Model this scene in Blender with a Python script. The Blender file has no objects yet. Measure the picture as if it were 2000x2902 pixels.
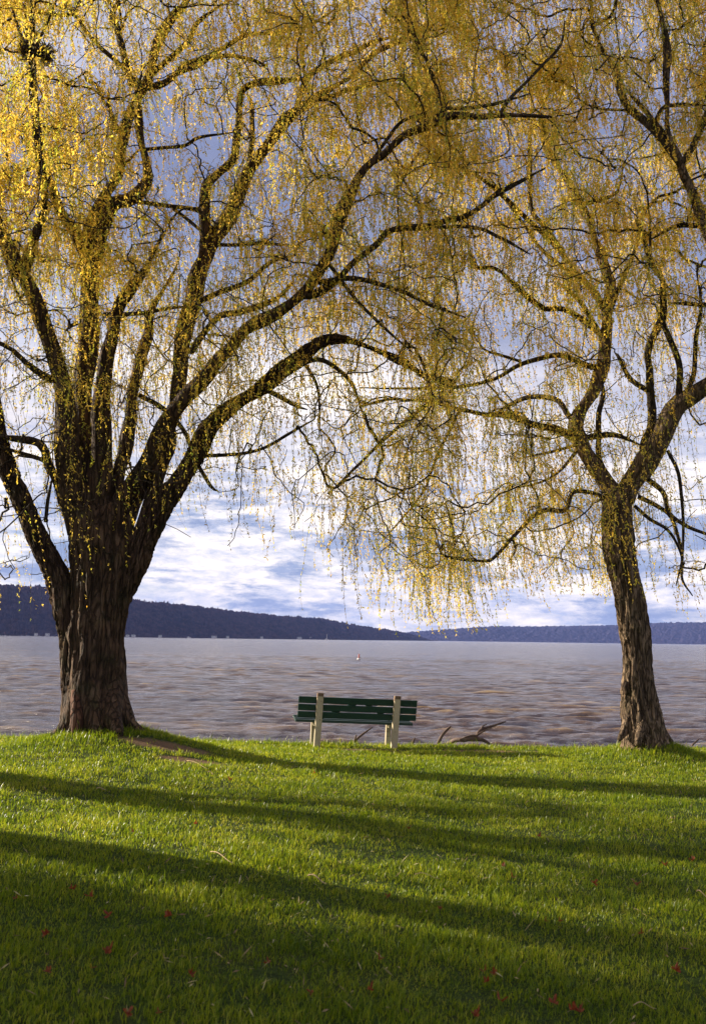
import bpy, math, random
import numpy as np
from mathutils import Matrix, Vector, noise as mnoise
R = math.radians
random.seed(11); rng = np.random.default_rng(11)
scene = bpy.context.scene
col = scene.collection
# ------------------------------------------------------------------ camera
F = 35.0; FPX = 2902*F/36.0
PITCH = R(7.29); ROLL = R(0.79); EYE = Vector((0, 0, 1.64))
CM = Matrix.Rotation(R(90)+PITCH, 3, 'X') @ Matrix.Rotation(ROLL, 3, 'Z')
cd = bpy.data.cameras.new('camera'); cam = bpy.data.objects.new('camera', cd); col.objects.link(cam)
cd.sensor_fit = 'VERTICAL'; cd.sensor_height = 36; cd.sensor_width = 36; cd.lens = F
cd.clip_start = 0.05; cd.clip_end = 60000
cam.matrix_world = Matrix.Translation(EYE) @ CM.to_4x4()
cd.dof.use_dof = True; cd.dof.focus_distance = 15.5; cd.dof.aperture_fstop = 5.0
scene.camera = cam
# ------------------------------------------------------------------ light
SUN_EL = R(17.0); K = 0.36
to_sun = Vector((-1, K, math.tan(SUN_EL)*math.hypot(1, K))).normalized()
sl = bpy.data.lights.new('sun', 'SUN'); sl.energy = 5.0; sl.angle = R(0.5); sl.color = (1.0, 0.88, 0.69)
so = bpy.data.objects.new('sun', sl); col.objects.link(so)
so.rotation_euler = to_sun.to_track_quat('Z', 'Y').to_euler(); so.location = (-30, 10, 20)
scene.view_settings.view_transform = 'Standard'; scene.view_settings.look = 'None'
scene.view_settings.exposure = 1.17; scene.view_settings.gamma = 1
w = bpy.data.worlds.new('World'); scene.world = w; w.use_nodes = True
nt = w.node_tree; nt.nodes.clear()
class G:                                     # tiny node-graph writer
    def __init__(s, nt): s.nt = nt
    def n(s, t, ins=None, **kw):
        o = s.nt.nodes.new(t)
        for k, v in kw.items(): setattr(o, k, v)
        for k, v in (ins or {}).items():
            i = o.inputs[k]
            if isinstance(v, bpy.types.NodeSocket): s.nt.links.new(v, i)
            else: i.default_value = v
        return o
    def m(s, op, a, b=0.0, c=None, clamp=False):
        d = {0: a, 1: b}
        if c is not None: d[2] = c
        return s.n('ShaderNodeMath', d, operation=op, use_clamp=clamp).outputs[0]
    def noise(s, v, sc, det=4, rough=.55, dist=0.0, dim='3D'):
        return s.n('ShaderNodeTexNoise', {'Vector': v, 'Scale': sc, 'Detail': det, 'Roughness': rough, 'Distortion': dist}, noise_dimensions=dim).outputs['Fac']
    def ramp(s, f, stops, interp='LINEAR'):
        o = s.n('ShaderNodeValToRGB', {'Fac': f}); cr = o.color_ramp; cr.interpolation = interp
        while len(cr.elements) < len(stops): cr.elements.new(.5)
        for e, (p, c) in zip(cr.elements, stops):
            e.position = p; e.color = (c, c, c, 1) if isinstance(c, (int, float)) else (*c, 1)
        return o.outputs[0]
    def mix(s, f, a, b, mode='MIX'):
        o = s.n('ShaderNodeMix', None, data_type='RGBA', blend_type=mode)
        for k, v in ((0, f), (6, a), (7, b)):
            if isinstance(v, bpy.types.NodeSocket): s.nt.links.new(v, o.inputs[k])
            elif k == 0: o.inputs[0].default_value = v
            else: o.inputs[k].default_value = (*v, 1)
        return o.outputs[2]
    def mapv(s, v, scale=(1, 1, 1), loc=(0, 0, 0), rot=(0, 0, 0)):
        return s.n('ShaderNodeMapping', {'Vector': v, 'Scale': scale, 'Location': loc, 'Rotation': rot}).outputs[0]
g = G(nt)
sky = g.n('ShaderNodeTexSky', sky_type='NISHITA', sun_disc=False, sun_elevation=SUN_EL,
          sun_rotation=math.atan2(-1, K) % (2*math.pi), air_density=1.0, dust_density=.6, ozone_density=3.0)
d = g.n('ShaderNodeTexCoord').outputs['Generated']
sx = g.n('ShaderNodeSeparateXYZ', {0: d})
X, Y, Z = sx.outputs
zz = g.m('ADD', g.m('MAXIMUM', Z, 0.0), 0.11)
pl = g.n('ShaderNodeCombineXYZ', {0: g.m('DIVIDE', X, zz), 1: g.m('DIVIDE', Y, zz), 2: 0.0}).outputs[0]
n1 = g.noise(g.mapv(pl, (.62, 1.0, 1), (2.6, 1.4, 0)), 1.0, 7, .56, .25)
n2 = g.noise(g.mapv(pl, (.5, .95, 1), (7.3, 3.1, 4)), 1.9, 8, .6, .35)
n3 = g.noise(g.mapv(pl, (.5, .6, 1), (1.3, 8.1, 9)), .8, 3, .5, .2)
grey = g.ramp(n2, [(.3, (1.5, 1.8, 3.1)), (.50, (2.5, 2.8, 4.4)), (.63, (4.1, 4.3, 5.8)), (.74, (6.6, 6.2, 7.2))])
bright = g.ramp(n2, [(.3, (4.4, 4.5, 5.8)), (.52, (8.6, 8.1, 8.2)), (.7, (13, 11.8, 10.6))])
br = g.ramp(n3, [(.42, 0.0), (.60, 1.0)])
cl = g.mix(br, grey, bright)
low = g.ramp(Z, [(0.0, 1.0), (.05, .75), (.14, .25), (.25, 0.0)])
n4 = g.noise(g.mapv(d, (4.4, 4.4, 20), (1.7, .4, .35)), 1.5, 10, .68, .15); n5 = g.noise(g.mapv(d, (8, 8, 26), (4.7, 2.4, .35)), 2.6, 9, .70, .2)
hb = g.ramp(g.m('ADD', n4, g.ramp(Z, [(0.0, .09), (.05, .04), (.09, 0.0)])), [(.45, 0.0), (.545, 1.0)])
lowc = g.mix(hb, g.mix(g.ramp(n5, [(.4, 0.0), (.65, 1.0)]), (2.4, 3.0, 4.7), (3.9, 4.5, 6.1)), g.mix(g.ramp(n5, [(.36, 0.0), (.64, 1.0)]), (5.0, 5.4, 6.9), (12.5, 11.0, 9.3)))
cl2 = g.mix(g.ramp(Z, [(.12, 0.0), (.26, 1.0)]), lowc, cl)
skc = g.mix(1.0, sky.outputs[0], (1.0, 1.0, 1.15), 'MULTIPLY')
cov = g.ramp(n1, [(.28, .62), (.46, .97)])
fin = g.mix(1.0, g.mix(cov, skc, cl2), g.ramp(Z, [(.57, 1.0), (.80, .42)]), 'MULTIPLY')
bg = g.n('ShaderNodeBackground', {'Color': fin, 'Strength': .059})
g.n('ShaderNodeOutputWorld', {'Surface': bg.outputs[0]})
scene.cycles.max_bounces = 6; scene.cycles.transparent_max_bounces = 8
# ------------------------------------------------------------------ helpers
def P(px, py, Yd):
    """photo pixel -> point on the vertical plane at distance Yd"""
    v = CM @ Vector(((px-1000)/FPX, -(py-1451)/FPX, -1))
    return EYE + v*(Yd/v.y)
CMI = np.array(CM.inverted())
def proj(p):
    q = (np.asarray(p)-np.array(EYE)) @ CMI.T
    return 1000+FPX*q[..., 0]/-q[..., 2], 1451-FPX*q[..., 1]/-q[..., 2]
def mesh_np(name, V, faces, m, parent=None, smooth=True, attrs=None):
    """faces: list of (M,k) int arrays"""
    me = bpy.data.meshes.new(name)
    V = np.asarray(V, np.float32); me.vertices.add(len(V)); me.vertices.foreach_set('co', V.ravel())
    nl = sum(f.size for f in faces); npoly = sum(len(f) for f in faces)
    me.loops.add(nl); me.polygons.add(npoly)
    me.loops.foreach_set('vertex_index', np.concatenate([f.ravel() for f in faces]).astype(np.int32))
    tot = np.concatenate([np.full(len(f), f.shape[1]) for f in faces])
    st = np.concatenate([[0], np.cumsum(tot)[:-1]]).astype(np.int32)
    me.polygons.foreach_set('loop_start', st)
    me.polygons.foreach_set('use_smooth', np.full(npoly, smooth))
    for k, a in (attrs or {}).items():
        at = me.attributes.new(k, 'FLOAT', 'POINT'); at.data.foreach_set('value', np.asarray(a, np.float32))
    me.update(calc_edges=True); me.validate()
    me.materials.append(m)
    o = bpy.data.objects.new(name, me); col.objects.link(o)
    if parent: o.parent = parent
    return o
def empty(name, loc=(0, 0, 0), rz=0):
    o = bpy.data.objects.new(name, None); col.objects.link(o); o.location = loc; o.rotation_euler = (0, 0, rz); o.empty_display_size = .2
    return o
def tag(o, label=None, cat=None, group=None, kind=None):
    if label: o['label'] = label
    if cat: o['category'] = cat
    if group: o['group'] = group
    if kind: o['kind'] = kind
    return o
def tubes(Pt, Rd, S=5, caps=True):
    """batch of tubes: Pt (N,K,3), Rd (N,K) -> V, faces"""
    Pt = np.asarray(Pt, float); Rd = np.asarray(Rd, float); N, Kn, _ = Pt.shape
    T = np.gradient(Pt, axis=1); T /= np.linalg.norm(T, axis=2, keepdims=True)+1e-9
    m = T.mean(1); ref = np.where((np.abs(m[:, 2:3]) > .75*np.linalg.norm(m, axis=1, keepdims=True)), [[1., .13, 0]], [[0.07, .1, 1.]])[:, None, :]
    U = np.cross(T, np.broadcast_to(ref, T.shape)); U /= np.linalg.norm(U, axis=2, keepdims=True)+1e-9
    W = np.cross(T, U)
    a = np.arange(S)*2*np.pi/S
    V = Pt[:, :, None, :]+Rd[:, :, None, None]*(np.cos(a)[None, None, :, None]*U[:, :, None, :]+np.sin(a)[None, None, :, None]*W[:, :, None, :])
    idx = np.arange(N*Kn*S).reshape(N, Kn, S)
    A = idx[:, :-1, :]; B = np.roll(A, -1, 2); D = idx[:, 1:, :]; C = np.roll(D, -1, 2)
    fs = [np.stack([A, B, C, D], -1).reshape(-1, 4)]
    if caps and S > 2: fs += [idx[:, -1, :].reshape(-1, S), idx[:, 0, ::-1].reshape(-1, S)]
    return V.reshape(-1, 3), fs
def join(parts):
    Vs, Fs, off = [], {}, 0
    for V, fs in parts:
        for f in fs: Fs.setdefault(f.shape[1], []).append(f+off)
        Vs.append(V); off += len(V)
    return np.concatenate(Vs), [np.concatenate(x) for x in Fs.values()]
def box(c, s, bev=.004, rot=None):
    """chamfered box -> (V, faces); c centre, s full size, rot 3x3"""
    hx, hy, hz = [v/2 for v in s]; b = min(bev, hx*.45, hy*.45, hz*.45)
    import itertools
    V = []; ix = {}
    for sg in itertools.product((-1, 1), repeat=3):
        for ax in range(3):
            v = [sg[k]*((hx, hy, hz)[k]-(0 if k == ax else b)) for k in range(3)]
            ix[(sg, ax)] = len(V); V.append(v)
    V = np.array(V, float); Q = []; T = []
    def put(lst, ids):
        p = V[ids]; nrm = np.cross(p[1]-p[0], p[2]-p[0])
        if np.dot(nrm, p.mean(0)) < 0: ids = ids[::-1]
        lst.append(ids)
    for ax in range(3):
        o1, o2 = [k for k in range(3) if k != ax]
        for sv in (-1, 1):
            ids = []
            for a, b2 in ((-1, -1), (1, -1), (1, 1), (-1, 1)):
                sg = [0]*3; sg[ax] = sv; sg[o1] = a; sg[o2] = b2; ids.append(ix[(tuple(sg), ax)])
            put(Q, ids)
        for a in (-1, 1):
            for b2 in (-1, 1):
                ids = []
                for sv, axx in ((-1, o1), (1, o1), (1, o2), (-1, o2)):
                    sg = [0]*3; sg[ax] = sv; sg[o1] = a; sg[o2] = b2; ids.append(ix[(tuple(sg), axx)])
                put(Q, ids)
    for sg in itertools.product((-1, 1), repeat=3): put(T, [ix[(sg, 0)], ix[(sg, 1)], ix[(sg, 2)]])
    if rot is not None: V = V @ np.array(rot).T
    return V+np.array(c), [np.array(Q), np.array(T)]
def vnoise(p, sc, oct=3, seed=0.0):
    return np.array([mnoise.fractal(Vector((x*sc+seed, y*sc+seed*1.7, z*sc)), 1.0, 2.0, oct) for x, y, z in p])
def sinnoise(x, y, sc, seed, n=10):
    """cheap smooth pseudo noise in -1..1"""
    r = np.random.default_rng(seed); o = 0
    for i in range(n):
        a = r.uniform(0, 2*np.pi); f = sc*r.uniform(.6, 2.4); o = o+np.sin((x*np.cos(a)+y*np.sin(a))*f+r.uniform(0, 6.28))
    return o/n*1.4
def ss(a, b, x):
    t = np.clip((x-a)/(b-a), 0, 1); return t*t*(3-2*t)
# ------------------------------------------------------------------ materials
def mat(name):
    m = bpy.data.materials.new(name); m.use_nodes = True; m.node_tree.nodes.clear(); return m, G(m.node_tree)
def out(g, sh, disp=None):
    g.n('ShaderNodeOutputMaterial', {'Surface': sh})
def bark_mat(name, c0, c1, c2, sc=1.0):
    m, g = mat(name)
    co = g.n('ShaderNodeTexCoord').outputs['Object']
    st = g.mapv(co, (1, 1, .22))
    a = g.noise(st, 9*sc, 8, .65, .8); vr = g.n('ShaderNodeTexVoronoi', {'Vector': g.mapv(co, (1, 1, .16)), 'Scale': 15*sc, 'Randomness': 1.0}, feature='DISTANCE_TO_EDGE').outputs[0]; fr_ = g.ramp(g.m('ADD', vr, g.m('MULTIPLY', g.m('SUBTRACT', a, .5), .25)), [(0.0, 0.0), (.14, 1.0)]); b = g.noise(co, 2.3, 5, .6)
    c = g.ramp(a, [(.3, c0), (.5, c1), (.68, c2)])
    moss = g.ramp(g.noise(co, 3.1, 6, .65), [(.52, 0.0), (.66, .5)])
    c = g.mix(moss, c, (.055, .062, .022))
    c = g.mix(g.ramp(b, [(.35, .45), (.65, 0.0)]), c, (.035, .022, .014))
    c = g.mix(fr_, g.mix(.6, c, (.012, .008, .006)), c)
    bp = g.n('ShaderNodeBump', {'Height': g.m('ADD', a, g.m('MULTIPLY', fr_, .6)), 'Strength': 1.0, 'Distance': .05}).outputs[0]
    p = g.n('ShaderNodeBsdfPrincipled', {'Base Color': c, 'Roughness': .85, 'Normal': bp, 'Specular IOR Level': .25})
    out(g, p.outputs[0]); return m
M = {}
M['bark'] = bark_mat('willow_bark', (.026, .014, .008), (.105, .060, .036), (.21, .135, .085))
M['bark2'] = bark_mat('pale_willow_bark', (.09, .058, .036), (.25, .17, .105), (.42, .30, .20), 1.5)
M['branch'] = bark_mat('branch_bark', (.03, .02, .012), (.085, .058, .034), (.15, .11, .065), 2.0)
M['wound'] = bark_mat('exposed_red_wood', (.07, .03, .02), (.20, .09, .055), (.30, .15, .10))
def leafmat(name, ramp, tr=.5, rough=.5, patch=1.1):
    m, g = mat(name)
    rn = g.n('ShaderNodeAttribute', attribute_name='rnd').outputs['Fac']
    co = g.n('ShaderNodeTexCoord').outputs['Object']
    f = g.m('ADD', g.m('MULTIPLY', rn, .6), g.m('MULTIPLY', g.noise(co, patch, 3, .55), .55))
    c = g.ramp(g.m('SUBTRACT', f, .08), ramp)
    p = g.n('ShaderNodeBsdfPrincipled', {'Base Color': c, 'Roughness': rough, 'Specular IOR Level': .35})
    t = g.n('ShaderNodeBsdfTranslucent', {'Color': g.mix(1.0, c, (1.25, 1.15, .75), 'MULTIPLY')})
    mx = g.n('ShaderNodeMixShader', {0: tr, 1: p.outputs[0], 2: t.outputs[0]})
    out(g, mx.outputs[0]); return m
M['leaf'] = leafmat('willow_leaf', [(.15, (.25, .37, .06)), (.36, (.50, .50, .08)), (.55, (.84, .63, .12)), (.77, (.90, .67, .20)), (.93, (.44, .56, .10))], .66)
M['leaf2'] = leafmat('evergreen_leaf', [(.2, (.04, .06, .015)), (.8, (.09, .12, .03))], .3)
M['grass'] = leafmat('grass_blade', [(.12, (.05, .10, .006)), (.42, (.16, .245, .012)), (.65, (.32, .37, .02)), (.93, (.56, .52, .12))], .55, .34, 1.6)
# ------------------------------------------------------------------ ground
EDGE = 15.85
def gh(x, y):
    x = np.asarray(x, float); y = np.asarray(y, float)
    ramp = .045*np.clip(1.2-x, 0, 5.5)
    z = ramp*(1-ss(11.0, 15.0, y))
    z = z+.05*(1-ss(0, 5, np.abs(x+5)))*ss(12, 15, y)
    z = z+.24*np.exp(-(((x+3.3)/1.15)**2+((y-13.8)/1.25)**2))
    z = z+.13*np.exp(-(((x+2.5)/1.2)**2+((y-13.6)/1.2)**2))
    z = z+.24*np.exp(-(((x-4.32)/.62)**2+((y-14.55)/.8)**2))
    z = z+.032*sinnoise(x, y, .9, 5)*(1-ss(14, 15.5, y))+.012*sinnoise(x, y, 3.2, 6)
    e = EDGE+.12*sinnoise(x, x*0, .9, 8)
    z = z-.5*ss(e, e+1.1, y)-2.2*ss(e+.5, e+5, y)-2*ss(30, 90, y)
    far = ss(60, 300, np.abs(x))+ss(60, 300, -y)
    return z-.0*far
def axis(lo, hi, a, b, st, growth=1.18):
    v = list(np.arange(a, b+st*.5, st)); s = st
    while v[-1] < hi: s *= growth; v.append(v[-1]+s)
    s = st
    while v[0] > lo: s *= growth; v.insert(0, v[0]-s)
    return np.array(v)
def grid(xs, ys, zf):
    XX, YY = np.meshgrid(xs, ys); V = np.stack([XX, YY, zf(XX, YY)], -1).reshape(-1, 3)
    i = np.arange(XX.size).reshape(XX.shape)
    return V, [np.stack([i[:-1, :-1], i[:-1, 1:], i[1:, 1:], i[1:, :-1]], -1).reshape(-1, 4)]
m, g = mat('lawn_soil')
co = g.n('ShaderNodeTexCoord').outputs['Object']
a = g.noise(co, 1.3, 5, .6); b = g.noise(co, 26, 6, .7)
c = g.mix(g.ramp(b, [(.35, 0.0), (.65, 1.0)]), (.022, .035, .008), (.07, .11, .018))
c = g.mix(g.ramp(a, [(.5, 0.0), (.75, .5)]), c, (.10, .09, .03))
def spot(cx, cy, rx, ry, rot=0):
    v = g.mapv(co, (1/rx, 1/ry, 0), (-cx/rx, -cy/ry, 0)) if not rot else None
    L = g.n('ShaderNodeVectorMath', {0: v}, operation='LENGTH').outputs['Value']
    return g.ramp(g.m('ADD', L, g.m('MULTIPLY', g.m('SUBTRACT', g.noise(co, 5, 5, .7), .5), 1.1)), [(.5, 1.0), (.95, 0.0)])
PATCH = [(-2.35, 13.0, .8, .28), (-1.9, 12.4, .55, .22), (.28, 15.25, .85, .22), (2.0, 15.3, 1.1, .2)]
for s_ in PATCH: c = g.mix(spot(*s_), c, (.20, .125, .075))
sz = g.n('ShaderNodeSeparateXYZ', {0: co})
c = g.mix(g.ramp(sz.outputs[2], [(0, 0), (.001, 0)]), c, c)
mud = g.ramp(g.m('ADD', g.m('MULTIPLY', sz.outputs[1], .1), 0), [(.0, 0.0), (1, 0.0)])
bank = g.m('GREATER_THAN', sz.outputs[1], EDGE+.5)
c = g.mix(bank, c, (.12, .085, .055))
bp = g.n('ShaderNodeBump', {'Height': b, 'Strength': .8, 'Distance': .03}).outputs[0]
p = g.n('ShaderNodeBsdfPrincipled', {'Base Color': c, 'Roughness': .95, 'Normal': bp, 'Specular IOR Level': .1}); out(g, p.outputs[0])
M['soil'] = m
V, fs = grid(axis(-9000, 9000, -9, 9, .1), axis(-6000, 14000, 3.2, 18, .1), gh)
tag(mesh_np('ground', V, fs, M['soil']), 'sloping shore ground under the lawn', None, None, 'structure')
# ------------------------------------------------------------------ grass
def blades(x, y, h, wd, lean, rnd):
    n = len(x); z = gh(x, y)-.006
    th = rng.uniform(0, 2*np.pi, n); dx, dy = np.cos(th), np.sin(th)           # width direction
    la = rng.uniform(0, 2*np.pi, n); lx = np.cos(la)*lean+.12*h; ly = np.sin(la)*lean
    b = np.stack([x, y, z], -1); wv = np.stack([dx, dy, dx*0], -1)*wd[:, None]*.5
    mid = b+np.stack([lx*.35, ly*.35, h*.6], -1); tip = b+np.stack([lx, ly, h*np.clip(1-.3*(lean/h)**2, .3, 1)], -1)
    V = np.stack([b-wv, b+wv, mid+wv*.8, mid-wv*.8, tip], 1).reshape(-1, 3)
    i = np.arange(n)[:, None]*5
    return V, [i+np.array([[0, 1, 2, 3]]), i+np.array([[3, 2, 4]])], np.repeat(rnd, 5)
def lawn_pts(n, y0, y1):
    u = rng.uniform(0, 1, n); y = y0+(y1-y0)*u; hw = .42*y+.6
    return rng.uniform(-1, 1, n)*hw, y
xs, ys = [], []
for (y0, y1, dens) in [(3.6, 5.5, 6000), (5.5, 7.5, 4600), (7.5, 10, 3000), (10, 13, 2300), (13, EDGE+.5, 2300)]:
    n = int(dens*(y1-y0)*(.84*(y0+y1)/2+1.2)); a, b = lawn_pts(n, y0, y1); xs.append(a); ys.append(b)
x = np.concatenate(xs); y = np.concatenate(ys)
# coarser lawn to the sides, for other viewpoints and for light
n = 90000; xa = rng.uniform(-16, 16, n); ya = rng.uniform(1.0, EDGE+.3, n); k = (np.abs(xa) > .42*ya+.6)
x = np.concatenate([x, xa[k]]); y = np.concatenate([y, ya[k]])
keep = np.ones(len(x), bool)
for (cx, cy, rx, ry) in PATCH:
    dd = np.hypot((x-cx)/rx, (y-cy)/ry)+.35*sinnoise(x, y, 9, 31); keep &= ~((dd < .8) & (rng.uniform(0, 1, len(x)) < .95))
keep &= np.hypot(x+3.52, y-13.9) > .42; keep &= np.hypot(x-4.3, y-14.55) > .26
keep &= (sinnoise(x, y, 2.4, 51)+.5*sinnoise(x, y, 9, 52) < .62) | (rng.uniform(0, 1, len(x)) < .38)
x, y = x[keep], y[keep]; n = len(x)
tuft = sinnoise(x, y, 4.5, 21); fine = sinnoise(x, y, 14, 22)
h = np.clip(.030+.0006*y+.020*tuft+.023*fine+rng.normal(0, .010, n), .010, .11)
edgeb = ss(EDGE-.5, EDGE, y)*.012
for (cx, cy, r0) in ((4.3, 14.5, .85), (-3.5, 13.8, 1.15)):
    dd = np.hypot(x-cx, y-cy); h = h+np.where(dd < r0, rng.uniform(0, .09, n)*(1-dd/r0+.25), 0)
h = h+edgeb+np.where((y > EDGE-.3) & (rng.uniform(0, 1, n) < .12), rng.uniform(0, .07, n), 0); wild = rng.uniform(0, 1, n) < .03; h = np.where(wild, h*1.7, h)
wd = .0030+.00030*y*rng.uniform(.6, 1.3, n)
rnd = np.clip(rng.uniform(0, 1, n)*.75+.13*sinnoise(x, y, 1.1, 23)+.12+np.where(rng.uniform(0, 1, n) < .03, .5, 0), 0, 1)
V, fs, at = blades(x, y, h, wd, rng.uniform(.1, .9, n)*h, rnd)
tag(mesh_np('grass', V, fs, M['grass'], attrs={'rnd': at}), 'short sunlit green lawn grass running down to the lake', 'grass', None, 'stuff')
# fallen willow catkins, straw and crumbs of soil among the blades
m, g = mat('litter'); rn = g.n('ShaderNodeAttribute', attribute_name='rnd').outputs['Fac']
c = g.ramp(rn, [(.0, (.16, .09, .04)), (.4, (.28, .20, .08)), (.8, (.40, .32, .12)), (1, (.52, .46, .24))]); p = g.n('ShaderNodeBsdfPrincipled', {'Base Color': c, 'Roughness': .7}); out(g, p.outputs[0])
n = 5200; xa, ya = lawn_pts(n, 3.7, EDGE); cl_ = sinnoise(xa, ya, 1.4, 41)+.4*sinnoise(xa, ya, 5, 42); k = rng.uniform(-.6, .9, n) < cl_+.25*ss(11, 15, ya); xa, ya = xa[k], ya[k]; n = len(xa)
a = rng.uniform(0, 6.28, n); L_ = rng.uniform(.006, .032, n)*(1+.03*ya); W2 = rng.uniform(.0015, .0035, n)*(1+.06*ya); tl = rng.normal(0, .5, n)
dv = np.stack([np.cos(a), np.sin(a), tl], -1)*L_[:, None]; wv = np.stack([-np.sin(a), np.cos(a), rng.normal(0, .3, n)], -1)*W2[:, None]
b0 = np.stack([xa, ya, gh(xa, ya)+rng.uniform(.012, .05, n)], -1); V = np.stack([b0-dv, b0+wv+[0, 0, .003], b0+dv, b0-wv], 1).reshape(-1, 3)
tag(mesh_np('leaf_litter', V, [np.arange(n*4).reshape(-1, 4)], m, attrs={'rnd': np.repeat(rng.uniform(0, 1, n), 4)}), 'tiny dry catkins and straw caught in the grass', None, None, 'stuff')
# ------------------------------------------------------------------ water
WZ = -.95
def waves(X, Y):
    r = np.random.default_rng(3); z = 0*X; D = np.hypot(X, Y)
    for i in range(24):
        L = .36*1.092**i; a = r.normal(R(-97), R(27)); kk = 2*np.pi/L
        amp = .0082*L**.66*ss(L*150, L*40, D)
        ph = kk*(X*np.cos(a)+Y*np.sin(a))+r.uniform(0, 6.28)+.8*sinnoise(X, Y, .5/L, 100+i, 4)
        s = np.sin(ph); z = z+amp*(2.2*((s*.5+.5)**1.9)-.8)
    return z*(1+.5*sinnoise(X, Y, .12, 44, 6))
ysw = [15.6]
while ysw[-1] < 13000: ysw.append(ysw[-1]+max(.11, (.0055 if ysw[-1] < 150 else .012)*ysw[-1]))
ysw = np.array(ysw); t = np.linspace(-1, 1, 480)
tx = .40*t/.86; tx = np.where(np.abs(t) > .86, np.sign(t)*(.40+((np.abs(t)-.86)/.14)**2*1.3), tx)
XX = tx[None, :]*(ysw[:, None]+4); YY = np.broadcast_to(ysw[:, None], XX.shape)
ZZ = waves(XX, YY); foam = ss(.17, .22, ZZ+.05*sinnoise(XX, YY, 7, 9))*(YY > 20)
i = np.arange(XX.size).reshape(XX.shape)
m, g = mat('lake_water')
co = g.n('ShaderNodeTexCoord').outputs['Object']
r1 = g.noise(g.mapv(co, (.6, 1.2, 1)), 8.5, 8, .68, .3); r2 = g.noise(g.mapv(co, (.6, 1.2, 1)), .5, 9, .70, .4)
r3 = g.noise(g.mapv(co, (.3, 1, 1)), .07, 8, .68, .3)
ht = g.m('ADD', g.m('MULTIPLY', r1, .11), g.m('ADD', g.m('MULTIPLY', r2, .42), g.m('MULTIPLY', r3, 2.6)))
bp = g.n('ShaderNodeBump', {'Height': ht, 'Strength': .85, 'Distance': 1.0}).outputs[0]
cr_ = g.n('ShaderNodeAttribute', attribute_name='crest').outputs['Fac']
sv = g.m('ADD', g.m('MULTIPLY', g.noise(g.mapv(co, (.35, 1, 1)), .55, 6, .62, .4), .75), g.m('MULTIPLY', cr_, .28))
silt_reflection = g.ramp(sv, [(.40, (.045, .033, .038)), (.54, (.095, .062, .052)), (.66, (.17, .105, .065)), (.76, (.40, .26, .10))])  # muddy silt, with sky-reflecting violet troughs and golden crests painted in by wave height
fo = g.n('ShaderNodeAttribute', attribute_name='foam').outputs['Fac']
c = g.mix(fo, silt_reflection, (.8, .78, .74))
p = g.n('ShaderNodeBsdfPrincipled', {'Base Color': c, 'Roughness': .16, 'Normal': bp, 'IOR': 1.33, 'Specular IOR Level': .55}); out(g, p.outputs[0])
V = np.stack([XX, YY, ZZ+WZ], -1).reshape(-1, 3)
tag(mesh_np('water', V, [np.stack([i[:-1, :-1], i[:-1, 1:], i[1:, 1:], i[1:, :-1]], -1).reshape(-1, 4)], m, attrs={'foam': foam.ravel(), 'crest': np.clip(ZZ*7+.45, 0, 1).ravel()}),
    'choppy muddy brown lake water', None, None, 'structure')
# ------------------------------------------------------------------ hills
def hill(name, prof, colr, lab, cell, bump, run):
    """prof: (px, ridge_py, distance of ridge)"""
    px = np.array([q[0] for q in prof]); pts = np.array([P(*q) for q in prof])
    N = int((px[-1]-px[0])/2000*900*cell); t = np.linspace(px[0], px[-1], N)
    rx, ry, rz = (np.interp(t, px, pts[:, k]) for k in range(3))
    rows = 70; V = np.zeros((rows, N, 3))
    for j in range(rows):
        s = j/(rows-1); sh = -run*(1-min(s/.78, 1)) if s <= .78 else run*(s-.78)*2
        prof_h = ss(-.12, 1.0, s/.78)**1.15 if s <= .78 else 1-(s-.78)*2
        yy = ry+sh+run*.12*sinnoise(rx, rx*0, .0022, 61); xx = rx*(yy/ry)
        V[j] = np.stack([xx, yy, WZ-2+(rz-WZ+2)*prof_h], -1)
        V[j, :, 2] += bump*(1-.0*s)*(sinnoise(xx, yy, .055, 62)+.8*sinnoise(xx, yy, .16, 63)+rng.normal(0, .55, N))*(s > .01)
        V[j, :, 2] += (12*sinnoise(xx, yy, .004, 64))*min(s, .5)*(s < .74)
    i = np.arange(rows*N).reshape(rows, N)
    m, g = mat(name+'_woods'); co = g.n('ShaderNodeTexCoord').outputs['Object']
    a = g.noise(g.mapv(co, (1, 1, 2.5)), .0035, 7, .6); b = g.noise(co, .05, 4, .7)
    c = g.mix(g.ramp(a, [(.35, 0.0), (.65, 1.0)]), colr[0], colr[1]); c = g.mix(g.ramp(b, [(.42, 0.0), (.7, .8)]), c, colr[2])
    p = g.n('ShaderNodeBsdfPrincipled', {'Base Color': c, 'Roughness': 1.0, 'Specular IOR Level': 0.0}); out(g, p.outputs[0])
    o = mesh_np(name, V.reshape(-1, 3), [np.stack([i[:-1, :-1], i[:-1, 1:], i[1:, 1:], i[1:, :-1]], -1).reshape(-1, 4)], m)
    tag(o, lab, None, None, 'structure'); return o
hill('wooded_hill', [(-2600, 1640, 2300), (-900, 1640, 2500), (0, 1660, 2800), (137, 1670, 2900), (381, 1703, 3200), (525, 1716, 3400), (660, 1735, 3700), (801, 1748, 4000),
     (901, 1755, 4300), (1001, 1774, 4600), (1102, 1786, 5000), (1170, 1800, 5400), (1240, 1824, 5900)],
     [(.010, .007, .014), (.036, .020, .030), (.10, .055, .05)], 'dark bare wooded hillside dropping to the far shore on the left', 1.0, 5.5, 500)
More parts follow.
